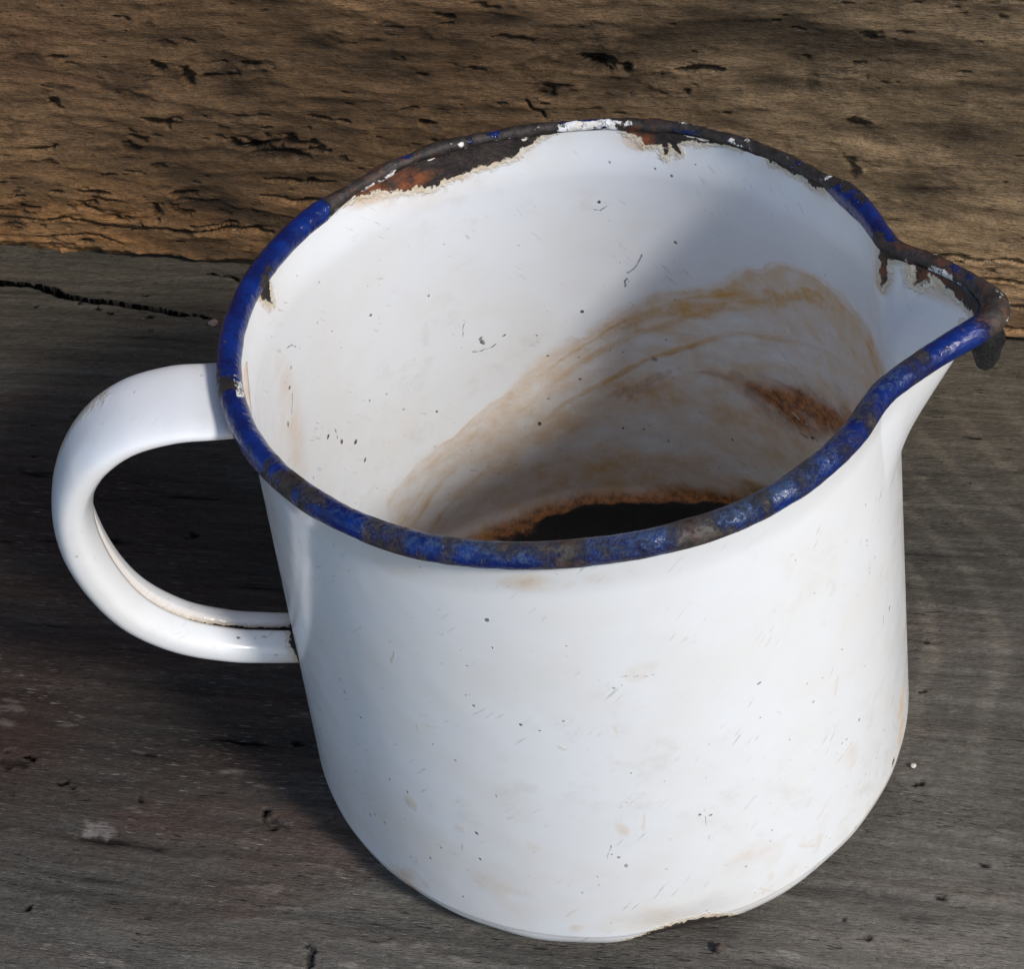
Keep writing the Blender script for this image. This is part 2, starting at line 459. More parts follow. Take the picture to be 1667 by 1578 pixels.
    for args in [(1.965, 3.447, .022, .02, .05), (2.148, 2.961, .016, .012, .03), (0.914, 0.259, .02, .016, .05), (0.403, 0.412, .02, .016, .02),
                 (0.72, 0.372, .03, .014, .02), (0.80, 0.395, .03, .012, .02), (1.0, 0.40, .03, .012, .025), (0.62, 0.365, .02, .012, .02),
                 (4.731, 1.95, .018, .012, .03), (4.724, 1.725, .02, .014, .03), (4.76, 0.62, .05, .010, .02), (4.774, 2.345, .022, .012, .03),
                 (1.843, 2.948, .03, .02, .03), (1.88, 2.96, .02, .012, .03),                  (5.02, 2.62, .03, .012, .03), (4.9, 2.78, .025, .012, .03), (4.62, 2.92, .014, .010, .02)]:
        dent(*args)
    dent(2.656, 2.941, .065, .04, .035, 0.4, 0.35)
    dent(2.615, 2.915, .018, .02, .06, 0.0, 0.8)
    dent(2.66, 2.975, .03, .012, .05, 0.2, 0.8)
    dent(1.60, 2.912, .07, .045, .03, 0.1, 0.4)
    dent(1.66, 2.87, .03, .018, .04, 0.2, 0.7)
    dent(2.975, 3.42, .022, .075, .05, -0.33, 0.55)
    dent(2.056, 3.106, .07, .022, .012, 0.0, 0, (0.26, 0.23, 0.21))
    dent(2.03, 3.125, .03, .012, .010, 0.0, 0, (0.34, 0.31, 0.28))
    col = np.clip(col, 0.0015, 0.5)
    far = sstep(0.0, 1.0, np.maximum.reduce([-0.25 - Sg, Sg - 5.45, Tg - 3.85]))
    z = z * (1 - far)
    P = WA + Sg[..., None] * WD + Tg[..., None] * WN
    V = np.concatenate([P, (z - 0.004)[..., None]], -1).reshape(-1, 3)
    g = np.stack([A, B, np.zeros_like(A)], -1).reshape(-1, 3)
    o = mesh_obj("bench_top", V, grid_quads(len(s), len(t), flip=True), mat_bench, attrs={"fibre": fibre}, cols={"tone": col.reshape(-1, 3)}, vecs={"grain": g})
    o["kind"] = "structure"
    o["label"] = "grey weathered wooden surface under the jug"
bench()

def board():
    s = axis(-0.3, 5.5, 0.0075, -9, 14, 12)
    h = axis(0.0, 1.72, 0.0068, None, 7.0, 12)
    Sg, Hg = np.meshgrid(s, h, indexing='ij')
    warp = tap(fft_noise(21, (1024, 1024), (90, 50), 3.0), Sg * PX, Hg * PX)
    A = Sg
    B = Hg - 0.012 * Sg + 0.022 * warp
    u, v = A * PX, B * PX
    broad = tap(fft_noise(22, (1024, 1024), (110, 55), 2.4), u, v)
    mid = tap(fft_noise(23, (1024, 1024), (40, 8), 2.0), u, v)
    fib = tap(fft_noise(24, (1024, 1024), (14, 3), 2.2), u, v)
    lump = tap(fft_noise(25, (1024, 1024), (16, 12), 2.2), u, v)
    fleck = tap(fft_noise(26, (1024, 1024), (9, 1.8), 2.6), u, v)
    dk = tap(fft_noise(27, (1024, 1024), (22, 7), 1.9), u, v)
    low = 1 - sstep(0.1, 0.75, Hg)                       # rougher, warmer wood near the foot
    right = sstep(2.4, 4.2, Sg)
    brown = np.array([0.200, 0.116, 0.056]); tan = np.array([0.275, 0.190, 0.108]); orange = np.array([0.300, 0.148, 0.054])
    col = brown * (1 - right[..., None]) + tan * right[..., None]
    fo = np.clip(low * (1 - 0.6 * right) * (0.55 + 0.35 * mid + 0.2 * broad), 0, 1)
    col = col * (1 - fo[..., None]) + orange * fo[..., None]
    col = col * np.clip(1 + 0.20 * broad + 0.13 * mid + 0.13 * fib + 0.10 * lump, 0.25, 2)[..., None]
    red = blob(Sg, Hg, 0.75, 1.15, 0.8, 0.35) * sstep(0.0, 1.2, broad + mid)
    col = col * (1 - 0.4 * red[..., None]) + np.array([0.12, 0.052, 0.028]) * 0.4 * red[..., None]
    dark = sstep(1.25, 2.2, dk + 0.35 * mid + 0.25 * low)
    col = col * (1 - 0.42 * dark[..., None])
    sl = sstep(2.25, 2.9, fleck + 0.45 * low + 0.3 * dk * (1 - right))
    col = col * (1 - 0.72 * sl[..., None])
    y = 0.0035 * lump + 0.003 * mid + 0.0035 * fib + 0.005 * broad - 0.03 * sl - 0.006 * dark
    ledge = np.sin((B * 34 + 1.4 * mid)) * low           # raised, eroded grain ridges
    y = y + 0.005 * ledge
    col = col * (1 + 0.16 * np.clip(ledge, -1, 1)[..., None])
    fine = tap(fft_noise(32, (1024, 1024), (4.5, 1.1), 2.4), u, v)
    f2 = sstep(1.9, 2.6, fine + 0.35 * dk + 0.3 * low)
    col = col * (1 - 0.5 * f2)[..., None]; y = y - 0.012 * f2
    jag = 0.007 * tap(fft_noise(28, (1024, 1024), (9, 6), 2.0), u, v)
    def scar(pts, wd, dep, k=0.85):
        nonlocal y, col
        d = seg_dist(Sg + jag, Hg + jag, pts, wd)
        c = sstep(0.006, -0.008, d)
        y = y - dep * c
        col = col * (1 - k * c)[..., None]
    scar([(0.15, 0.187), (0.42, 0.205), (0.60, 0.180), (0.86, 0.190)], [.004, .010, .006, .002], .07)
    scar([(0.84, 0.205), (1.05, 0.190), (1.30, 0.218), (1.50, 0.218)], [.003, .010, .013, .006], .08)
    scar([(1.10, 0.23), (1.32, 0.25)], [.004, .008], .06)
    scar([(0.25, 0.10), (0.55, 0.115), (0.70, 0.09)], [.002, .006, .002], .05)
    scar([(0.60, 0.335), (0.72, 0.33)], [.004, .006], .05)
    scar([(1.53, 0.52), (1.75, 0.515), (1.87, 0.53)], [.004, .009, .004], .06)
    scar([(1.50, 0.44), (1.66, 0.43), (1.84, 0.44)], [.003, .008, .010], .06)
    scar([(4.30, 0.425), (4.62, 0.425), (4.95, 0.41)], [.003, .007, .003], .05, 0.6)
    scar([(4.45, 0.30), (4.75, 0.31), (5.1, 0.30)], [.003, .008, .004], .05, 0.6)
    scar([(4.40, 0.17), (4.68, 0.175), (5.1, 0.18)], [.003, .010, .006], .06, 0.7)
    scar([(4.55, 0.07), (4.8, 0.075), (5.1, 0.07)], [.003, .008, .006], .05, 0.6)
    scar([(2.83, 1.03), (2.86, 0.98), (2.90, 0.95)], [.003, .008, .003], .04)
    jf = tap(fft_noise(30, (1024, 1024), (9, 4), 1.8), u, v); jf2 = tap(fft_noise(31, (1024, 1024), (9, 3), 1.8), u, v)
    def pit(cs, ch, rs, rh, dep, an=0.0, k=0.75):
        nonlocal y, col
        m_ = min(rs, rh)
        b = blob(Sg + jf * 0.7 * m_, Hg + jf2 * 0.5 * m_, cs, ch, rs, rh, an)
        y = y - dep * 0.6 * np.sqrt(b)
        col = col * (1 - 0.85 * k * sstep(0, 0.55, b))[..., None]
    pit(3.15, 1.215, .065, .026, .07, -0.2, 0.85)
    pit(3.25, 1.20, .03, .02, .06, 0, 0.9)
    pit(3.18, 1.22, .24, .10, .012, 0, 0.35)
    pit(1.70, 0.735, .20, .055, .05, 0.06, 0.78)
    pit(1.50, 0.715, .11, .028, .05, 0, 0.8)
    pit(1.66, 0.66, .16, .022, .03, 0, 0.6)
    pit(1.10, 0.80, .08, .022, .05, 0, 0.8)
    pit(0.60, 0.86, .030, .028, .04, 0, 0.7)
    pit(0.94, 0.695, .05, .028, .03, 0, 0.6)
    pit(0.91, 0.64, .05, .018, .03, 0, 0.6)
    pit(0.90, 0.290, .05, .042, .04, 0, 0.72)
    pit(1.06, 0.285, .07, .036, .04, 0, 0.72)
    pit(0.44, 0.52, .032, .028, .018, 0, 0.45)
    pit(1.18, 1.10, .05, .022, .04, 0.3, 0.6)
    pit(1.30, 1.06, .03, .03, .04, 0, 0.7)
    pit(2.44, 0.80, .05, .02, .03, 0, 0.6)
    pit(4.19, 0.815, .05, .045, .018, 0, 0.45)
    pit(4.22, 0.81, .022, .035, -.010, 0, -0.25)
    pit(4.24, 1.41, .05, .02, .04, 0, 0.6)
    pit(2.92, 1.06, .025, .035, .03, 0, 0.6)
    pit(4.03, 1.18, .03, .05, .01, 0, 0.4)
    # worn lower arris
    foot = sstep(0.05, 0.0, Hg + 1.2 * jag + 0.010 * mid)
    y = y - 0.05 * foot
    col = col * (1 - 0.35 * foot[..., None])
    far = sstep(0.0, 1.0, np.maximum.reduce([-0.3 - Sg, Sg - 5.5, Hg - 1.72]))
    y = y * (1 - far)
    col = np.clip(col, 0.008, 0.5)
    P = WA + Sg[..., None] * WD + y[..., None] * WN
    zz = Hg - 0.006 + 0.022 * np.clip(tap(fft_noise(29, (1024, 1024), (50, 50), 2.0), u, u * 0), -1, 1.5) * sstep(0.03, 0.0, Hg)
    V = np.concatenate([P, zz[..., None]], -1)
    n0, n1 = len(s), len(h)
    front = V.reshape(-1, 3)
    quads = [grid_quads(n0, n1)]
    # back face and edges: a real plank 0.45 thick
    bk = []
    for (i, j) in [(0, 0), (n0 - 1, 0), (n0 - 1, n1 - 1), (0, n1 - 1)]:
        q = V[i, j].copy(); q[:2] -= WN * 0.45
        bk.append(q)
    base = len(front)
    allv = np.concatenate([front, np.array(bk)])
    c4 = [0 * n1 + 0, (n0 - 1) * n1 + 0, (n0 - 1) * n1 + n1 - 1, n1 - 1]
    ext = [[base + 1, base + 0, base + 3, base + 2]]
    for k in range(4):
        a_, b_ = k, (k + 1) % 4
        ext.append([c4[a_], base + a_, base + b_, c4[b_]])
    quads.append(np.array(ext))
    tone = np.concatenate([col.reshape(-1, 3), np.tile(brown, (4, 1))])
    g = np.concatenate([np.stack([A, B, np.zeros_like(A)], -1).reshape(-1, 3), np.zeros((4, 3))])
    o = mesh_obj("back_board", allv, np.concatenate(quads), mat_board, attrs={"fibre": np.ones(len(allv))}, cols={"tone": tone}, vecs={"grain": g})
    o["label"] = "brown weathered upright board with cracks and a dark knot behind the jug"
    o["category"] = "board"
board()

# ------------------------------------------------------------------ the jug
H = 1.8375
RT, RB, CR = 0.942, 1.037, 0.13
DY = 0.05
BR = 0.036                                            # bead radius
TH = 0.020                                            # wall thickness

def outer_r(z):
    return RB + (RT - RB) * (z - 0.12) / (H - 0.17)

# plan of the rim, outer edge of the bead (azimuth in degrees, radius); circle outside this range
SP = [(-60, 1.003), (-50, 1.002), (-41.6, 1.000), (-35.5, 0.992), (-31.5, 0.998), (-27, 1.032), (-22, 1.088), (-18.1, 1.155), (-15.2, 1.215),
      (-12.6, 1.245), (-9.5, 1.242), (-7.0, 1.218), (-4.3, 1.183), (-1.0, 1.132), (1.6, 1.088), (4.2, 1.035), (6.5, 1.005), (10, 0.999), (16, 1.002), (25, 1.003), (40, 1.003)]
_fine = np.arange(-180, 180, 0.1)
_x = np.array([q[0] for q in SP]); _y = np.array([q[1] for q in SP])
_r = np.interp(_fine, _x, _y, 1.003, 1.003)
_ker = np.exp(-0.5 * (np.arange(-40, 41) / 11.0) ** 2); _ker /= _ker.sum()
_r = np.convolve(np.concatenate([_r[-40:], _r, _r[:40]]), _ker, 'valid')
_dr = np.gradient(_r, np.radians(0.1))
_rc = _r - BR * np.sqrt(1 + (_dr / _r) ** 2)
_rc = np.convolve(np.concatenate([_rc[-40:], _rc, _rc[:40]]), _ker, 'valid')

def rim_c(th_deg):                                    # centreline radius of the bead
    t = (np.asarray(th_deg) + 180) % 360
    return np.interp(t, np.arange(0, 3600) * 0.1, _rc, period=360)

def rim_z(th_deg):
    d = (np.asarray(th_deg) + 12 + 180) % 360 - 180
    wav = 0.006 * np.sin(np.radians(th_deg) * 3 + 1.0) + 0.004 * np.sin(np.radians(th_deg) * 7)
    return H - 0.012 + wav + 0.012 * np.exp(-(d / 9.0) ** 2)

def wall_xyz(th_deg, z, inset):
    """point of the outer (inset 0) or inner (inset TH) wall"""
    th = np.radians(th_deg)
    r0 = outer_r(z) - inset
    zt = rim_z(th_deg)
    # flare up to the bead in the last few percent, and the pouring lip
    w = np.clip((z - (zt - 0.46)) / 0.46, 0, 1)
    k = 0.84 + 0.16 * w
    thw = ((np.asarray(th_deg) + 14 + 180) % 360 - 180) / k - 14
    off = rim_c(thw) - 0.967
    lip = np.where(off > 0, off, 0) * (w ** 0.95)
    top = sstep(0.90, 1.0, z / zt)
    r = r0 + lip + (0.967 - RT) * top * (1 - np.clip(off * 12, 0, 1)) * 0.75
    kk = 1 - z / H
    return np.stack([r * np.cos(th), DY * kk + r * np.sin(th), z], -1)

jug = bpy.data.objects.new("enamel_jug", None)
COL.objects.link(jug)
jug["label"] = "white enamel jug with chipped blue rim, pouring spout and strap handle, stained inside"
jug["category"] = "jug"

SP_LO, SP_HI = -34.0, 6.0                             # azimuths of the spout piece
def theta_axis(dense_lo, dense_hi, nd, ns):
    a_ = np.linspace(dense_lo, dense_hi, nd, endpoint=False)
    b_ = np.linspace(dense_hi, dense_lo + 360, ns, endpoint=False)
    return np.concatenate([a_, b_])

def surf_noise(seed, th, z, l, beta=2.4):
    return tap(fft_noise(seed, (1024, 512), l, beta), (th % 360) / 360 * 1024, z / 2.0 * 340)

def angd(a_, b_):
    return (a_ - b_ + 180) % 360 - 180

def arcz(pts, th0=90.0):
    """(azimuth, z) pairs -> (arc length from th0, z)"""
    return [(math.radians(((t - th0 + 180) % 360) - 180) * 0.95, z) for t, z in pts]

CHIP_A = [(141, 1.95), (140.5, 1.875), (134.9, 1.845), (128.5, 1.822), (124.7, 1.812), (119.4, 1.79), (115.6, 1.762), (111, 1.752), (105.4, 1.755), (99.9, 1.762), (96.2, 1.777), (94.3, 1.805), (90.5, 1.828), (87.2, 1.85), (86.5, 1.95)]
CHIP_B = [(74.1, 1.95), (74.1, 1.86), (73.2, 1.83), (71.1, 1.81), (70.3, 1.775), (66.3, 1.775), (65.5, 1.735), (64.6, 1.775), (63.0, 1.755), (62.4, 1.80), (56.7, 1.815), (50.1, 1.83), (49.4, 1.95)]
CHIP_C = [(44.5, 1.95), (43.5, 1.87), (42.0, 1.82), (34.5, 1.825), (31, 1.815), (26.2, 1.835), (21, 1.85), (19.5, 1.95)]
CHIP_D = [(8, 1.95), (7.0, 1.80), (6.0, 1.79), (5.4, 1.72), (4.6, 1.72), (4.2, 1.80), (2.5, 1.822), (0.5, 1.822), (-0.3, 1.77), (-1.0, 1.77), (-1.5, 1.822), (-4.5, 1.815), (-6.5, 1.815), (-9, 1.81), (-12, 1.815), (-14.5, 1.825), (-16, 1.95)]
CHIP_E = [(162.5, 1.835), (160.6, 1.855), (157.5, 1.83), (158.3, 1.775), (159.5, 1.74), (161.5, 1.78)]
ARC = [(134, 0.40), (124.3, 0.506), (117.1, 0.558), (108, 0.649), (96.3, 0.769), (85.1, 0.875), (76.9, 0.947), (69.1, 1.022), (60.3, 1.079), (53.5, 1.147), (41.1, 1.269), (32.9, 1.342), (25, 1.396), (18.7, 1.40), (12.2, 1.38), (4, 1.33), (-6, 1.2)]
ARC_OUT = [(136, 0.45), (124.1, 0.53), (110.5, 0.654), (99, 0.766), (86.4, 0.89), (79.6, 0.989), (70.9, 1.092), (59.7, 1.211), (50.5, 1.314), (40.6, 1.411), (29.5, 1.471), (20.6, 1.472), (8.7, 1.46), (-5, 1.40), (-20, 1.2), (-40, 0.9), (-60, 0.5), (-60, 0.02), (136, 0.02)]
LINE2 = [(127, 0.36), (115.2, 0.447), (104, 0.563), (92, 0.72), (84.9, 0.81), (78.1, 0.873), (73.6, 0.953)]
RUST = [(54.6, 0.77), (47.7, 0.825), (37.4, 0.87), (19.7, 0.995), (10, 1.0), (8, 0.9), (17.2, 0.80), (33.7, 0.676), (40.8, 0.642), (45.9, 0.653), (51.4, 0.708)]
STREAK = [(84.5, 0.602), (79.2, 0.631), (72.7, 0.679), (63, 0.755), (52.5, 0.809)]
IN_DOTS = [(85.6, 1.037, .012), (71.6, .796, .017), (107.8, .994, .012), (79.8, 1.531, .010), (97.8, .497, .013),
           (160, 1.40, .012), (163.5, 1.29, .015), (157.8, 1.46, .010), (142, .873, .015), (64.5, 1.374, .010), (64, 1.659, .009), (117.6, 1.294, .008), (146, .93, .013), (140, .76, .012), (150, 1.02, .012), (136, 1.0, .009), (128, .85, .009), (120, .75, .008),
           (95, .62, .008), (88, .70, .009), (80, .42, .008), (70, .36, .010), (132, 1.35, .008), (55, .45, .009)]
IN_SCR = [([(74.9, 1.22), (73.2, 1.26), (72.3, 1.30)], .005), ([(76.5, 1.15), (75.2, 1.19)], .006), ([(81.2, 1.50), (79.5, 1.492), (78, 1.51)], .005), ([(109.6, .958), (108.6, .945), (107.2, .948), (106.2, .942), (104.6, .956)], .007), ([(108.0, 1.01), (107.6, .978)], .009), ([(103.4, .985), (102.6, .988)], .006), ([(161, 1.30), (160, 1.33), (159.2, 1.36)], .007), ([(155, 1.50), (156, 1.53), (158, 1.55)], .006), ([(147, .96), (147.6, 1.02)], .005), ([(112, 1.05), (111, 1.10)], .004)]

def paint_inner(th, z, xx, yy):
    X = np.radians(angd(th, 90.0)) * 0.95
    n_a = surf_noise(41, th, z, (30, 14)); n_b = surf_noise(42, th, z, (8, 5)); n_c = surf_noise(43, th, z, (4, 2.4))
    Xj = X + 0.006 * n_c; Zj = z + 0.006 * n_b
    chip = np.full(th.shape, -1.0)
    for poly in ([(t_, z_ - 0.018) for t_, z_ in CHIP_A], CHIP_B, CHIP_C, CHIP_D, CHIP_E):
        chip = np.maximum(chip, poly_sd(Xj, Zj, arcz(poly)))
    orange = np.zeros(th.shape)
    for (t0, z0, rx, rz, k) in [(124, 1.80, .16, .05, 1.0), (117, 1.77, .12, .03, 1.0), (70.5, 1.79, .06, .05, 1.3), (5, 1.75, .05, .08, .8), (-3, 1.80, .1, .05, .8)]:
        x0 = math.radians(angd(t0, 90.0)) * 0.95
        orange = np.maximum(orange, k * blob(X, z, x0, z0, rx, rz))
    tan = np.zeros(th.shape)
    d = seg_dist(X, z + 0.018 * n_a, arcz(ARC))
    along = sstep(140, 100, angd(th, 0)) * 0.45 + 0.55 * sstep(95, 60, angd(th, 0))
    tan = np.maximum(tan, (0.85 * sstep(0.055, 0.005, d + 0.012 * n_b)) * along)
    sd = poly_sd(X, z + 0.02 * n_a + 0.012 * n_b, arcz(ARC_OUT))
    inside = sstep(-0.012, 0.03, sd)
    band = sstep(0.22, 0.02, sd)
    tan = np.maximum(tan, inside * (0.38 + 0.26 * band * sstep(120, 60, angd(th, 0)) + 0.09 * n_a + 0.06 * n_b + 0.05 * n_c))
    edge = sstep(0.02, 0.0, np.abs(sd - 0.005) - 0.004)
    tan = np.maximum(tan, 0.45 * edge * (0.6 + 0.4 * np.clip(n_b, -1, 1)))
    d = seg_dist(X, z + 0.012 * n_b, arcz(LINE2))
    tan = np.maximum(tan, 0.42 * sstep(0.022, 0.002, d) * np.clip(0.7 + 0.4 * n_b, 0, 1))
    # halo under the big chips
    tan = np.maximum(tan, 0.55 * sstep(-0.11, -0.01, chip) * np.clip(orange * 1.6 + 0.12 * (1 + n_b), 0, 1))
    # pinkish scuffed patch low on the sunlit side
    pk = blob(X, z, math.radians(angd(162, 90)) * .95, 1.28, .10, .33)
    tan = np.maximum(tan, 0.22 * pk * np.clip(0.7 + 0.6 * n_b, 0, 1.4))
    rust = 0.95 * sstep(-0.10, 0.13, poly_sd(X + 0.02 * n_b, z + 0.02 * n_b, arcz(RUST)))
    d = seg_dist(X, z + 0.015 * n_b, arcz(STREAK), [.004, .020, .016, .006, .02])
    rust = np.maximum(rust, 0.42 * sstep(0.02, -0.006, d) * np.clip(0.8 + 0.5 * n_c, 0, 1))
    # tide lines left while the jug stood tilted towards its spout
    lev = z - (0.73 + 0.69 * np.cos(np.radians(th - 10)))
    for l0, k0, w0 in [(-0.03, .34, .012), (-0.11, .30, .022), (-0.25, .40, .016), (-0.40, .26, .030)]:
        dl = np.abs(lev - l0 + 0.008 * n_a + 0.005 * n_b)
        k1 = k0 * np.clip(0.70 + 0.35 * tap(fft_noise(44, (1024, 512), (24, 30), 2.2), (th % 360) / 360 * 1024, z * 90 + 300 * l0), 0, 1.3)
        tan = np.maximum(tan, tan * 0.6 + 1.15 * k1 * sstep(w0 * 1.6, w0 * 0.2, dl) * inside)
    # burnt floor: black crust off centre towards the back, orange-brown ring round it
    q_ = np.hypot(xx - 0.13, yy - 0.03) + 0.85 * np.clip(z - 0.03, 0, 9) + 0.018 * n_a + 0.010 * n_b
    low = sstep(0.5, 0.3, z)
    tan = np.maximum(tan, 0.9 * sstep(1.22, 1.0, q_) * low)
    rust = np.maximum(rust, 0.95 * sstep(1.16, 0.98, q_) * low)
    black = sstep(1.03, 0.955, q_) * low
    mark = np.zeros(th.shape)
    for (t0, z0, r) in IN_DOTS:
        x0 = math.radians(angd(t0, 90.0)) * 0.95
        mark = np.maximum(mark, sstep(r * 0.95, r * 0.3, np.hypot(X - x0 + 0.003 * n_c, (z - z0) * 0.8 + 0.003 * n_b)))
    for pts, wd in IN_SCR:
        mark = np.maximum(mark, 0.75 * sstep(wd * 1.2, wd * 0.2, seg_dist(X + 0.004 * n_c, z + 0.005 * n_b, arcz(pts))))
    # pits eaten through the rust, and white crusts left inside it
    x0 = math.radians(angd(36, 90)) * .95
    sore = blob(X, z, x0, .72, .12, .09)
    mark = np.maximum(mark, sstep(0.9, 1.6, n_c + n_b * .6) * sstep(0.1, 0.5, sore))
    flake = sstep(0.15, 0.6, n_b + 0.6 * n_c) * sstep(0.05, 0.4, blob(X, z, x0 - .01, .76, .085, .055))
    # enamel islands left on the bare patches
    for (t0, z0, rx, rz) in [(112.3, 1.875, .020, .020), (110.8, 1.895, .026, .010), (93.5, 1.852, .012, .012), (131.5, 1.85, .03, .012), (60, 1.86, .022, .012), (57.5, 1.86, .026, .016), (41, 1.865, .014, .022), (33.5, 1.85, .018, .014), (-10.5, 1.79, .03, .02), (-13.8, 1.80, .02, .03)]:
        x0 = math.radians(angd(t0, 90.0)) * 0.95
        flake = np.maximum(flake, sstep(0.0, 0.3, blob(X + 0.006 * n_c, z + 0.005 * n_b, x0, z0 - 0.03, rx, rz)))
    return dict(chip=chip, orange=orange, tan=np.clip(tan, 0, 1), rust=rust, black=black, mark=mark, flake=flake)

OUT_DOTS = [(326, 1.213, .012), (331.2, .903, .013), (251.9, 1.56, .012), (284.7, .649, .010), (230.5, .661, .011), (243.7, .596, .013), (252.2, 1.461, .008), (255.2, 1.143, .010), (247.4, 1.37, .009), (269.2, .49, .012), (243.4, .471, .012),
            (238.8, .225, .010), (280.6, .138, .012), (262, 1.16, .008), (258, 1.12, .007), (249, .80, .008), (272, .92, .007), (236, .45, .008), (295, .40, .008), (290, .33, .007), (222, .90, .008), (300, .72, .006), (228, .30, .010), (233, .36, .010)]
OUT_SCR = [([(266, .53), (267.2, .60)], .006), ([(284.3, .60), (284.6, .69)], .005), ([(284.2, .50), (284.4, .56)], .005), ([(326, 1.19), (326.3, 1.235)], .009), ([(331, .885), (331.3, .925)], .009),
           ([(260, .75), (263, .70)], .004), ([(272, 1.33), (277, 1.31), (281, 1.315)], .005), ([(288, 1.22), (289, 1.19)], .005), ([(299, .98), (300.5, .94)], .005), ([(334, .36), (336, .27)], .006), ([(238, .62), (246, .52)], .003)]

def paint_outer(th, z, corner):
    X = np.radians(angd(th, 270.0))
    n_a = surf_noise(51, th, z, (26, 16)); n_b = surf_noise(52, th, z, (7, 5)); n_c = surf_noise(53, th, z, (3.2, 2.2))
    chip = np.full(th.shape, -1.0)
    pa = [(t, zz) for t, zz in [(262.5, -0.2), (263.5, 0.05), (267, 0.07), (271, 0.105), (275, 0.130), (279, 0.145), (283, 0.135), (286.5, 0.112), (289, 0.07), (290.5, -0.2)]]
    chip = np.maximum(chip, poly_sd(X + .004 * n_c, z + .005 * n_b, arcz(pa, 270)) )
    for (t0, z0, rx, rz) in [(226.9, .065, .035, .035), (215, .02, .08, .03), (330.5, .16, .03, .03)]:
        x0 = math.radians(angd(t0, 270))
        b = blob(X + .008 * n_b, z + .008 * n_c, x0, z0, rx, rz)
        chip = np.maximum(chip, np.where(b > 0, 0.06 * b - 0.05, -1.0))
    tan = 0.10 * np.clip(n_a, 0, 2) * sstep(1.1, 0.1, z)
    tan = np.maximum(tan, 0.35 * sstep(0.10, 0.0, z + 0.03 * n_a))
    for (t0, z0, rx, rz, k) in [(261, 1.715, .12, .05, .55), (238, 1.70, .10, .06, .35), (273, 1.72, .1, .04, .3), (275.8, 1.33, .06, .05, .5), (226, .18, .12, .13, .6), (246, .30, .16, .14, .32), (336.5, .27, .08, .18, .75), (292, .35, .12, .10, .35),
                                (275, .22, .3, .10, .3), (228, .45, .1, .12, .35), (231, .62, .03, .05, .5), (315, .50, .05, .06, .3)]:
        x0 = math.radians(angd(t0, 270))
        tan = np.maximum(tan, k * blob(X, z, x0, z0, rx, rz) * np.clip(0.65 + 0.5 * n_b, 0, 1.3))
    mark = np.zeros(th.shape)
    for (t0, z0, r) in OUT_DOTS:
        x0 = math.radians(angd(t0, 270))
        mark = np.maximum(mark, 0.85 * sstep(r * 0.95, r * 0.2, np.hypot(X - x0 + .003 * n_c, (z - z0) * .8 + .003 * n_b)))
    for pts, wd in OUT_SCR:
        mark = np.maximum(mark, 0.62 * sstep(wd * 1.0, wd * 0.1, seg_dist(X + .003 * n_b, z + .003 * n_c, arcz(pts, 270))))
    # everyday wear: fine specks, mostly low on the front, and hairline scuffs
    rng = np.random.default_rng(77)
    for k in range(75):
        t0 = rng.uniform(222, 322); z0 = 0.08 + 1.45 * rng.random() ** 1.8
        r = 0.0035 + 0.006 * rng.random() ** 3; el = rng.uniform(0.6, 1.6)
        x0 = math.radians(angd(t0, 270))
        mark = np.maximum(mark, rng.uniform(.55, .9) * sstep(r * 1.1, r * 0.2, np.hypot((X - x0) * el + .0025 * n_c, z - z0 + .0025 * n_b)))
    for k in range(34):
        t0 = rng.uniform(224, 330); z0 = 0.10 + 1.2 * rng.random() ** 1.5; an = rng.choice([0.2, 0.9, 1.4, -0.6]) + rng.normal(0, .25); ln = rng.uniform(.02, .09)
        x0 = math.radians(angd(t0, 270))
        d = seg_dist(X + .004 * n_b, z + .004 * n_c, [(x0, z0), (x0 + ln * math.cos(an), z0 + ln * math.sin(an))])
        tan = np.maximum(tan, rng.uniform(.25, .6) * sstep(.0065, .001, d) * np.clip(.6 + .5 * n_b, 0, 1))
    for k in range(26):
        t0 = rng.uniform(222, 325); z0 = 0.08 + 0.75 * rng.random() ** 1.6
        x0 = math.radians(angd(t0, 270))
        b = blob(X, z, x0, z0, rng.uniform(.02, .07), rng.uniform(.015, .05), rng.uniform(0, 3))
        tan = np.maximum(tan, rng.uniform(.2, .45) * b * sstep(-0.2, 0.9, n_b + 0.5 * n_c))
    rust = 0.7 * blob(X, z, math.radians(angd(226.7, 270)), .09, .06, .05)
    zero = np.zeros(th.shape)
    return dict(chip=chip, orange=rust, tan=np.clip(tan * 0.68, 0, 1), rust=rust, black=zero, mark=mark, flake=zero)

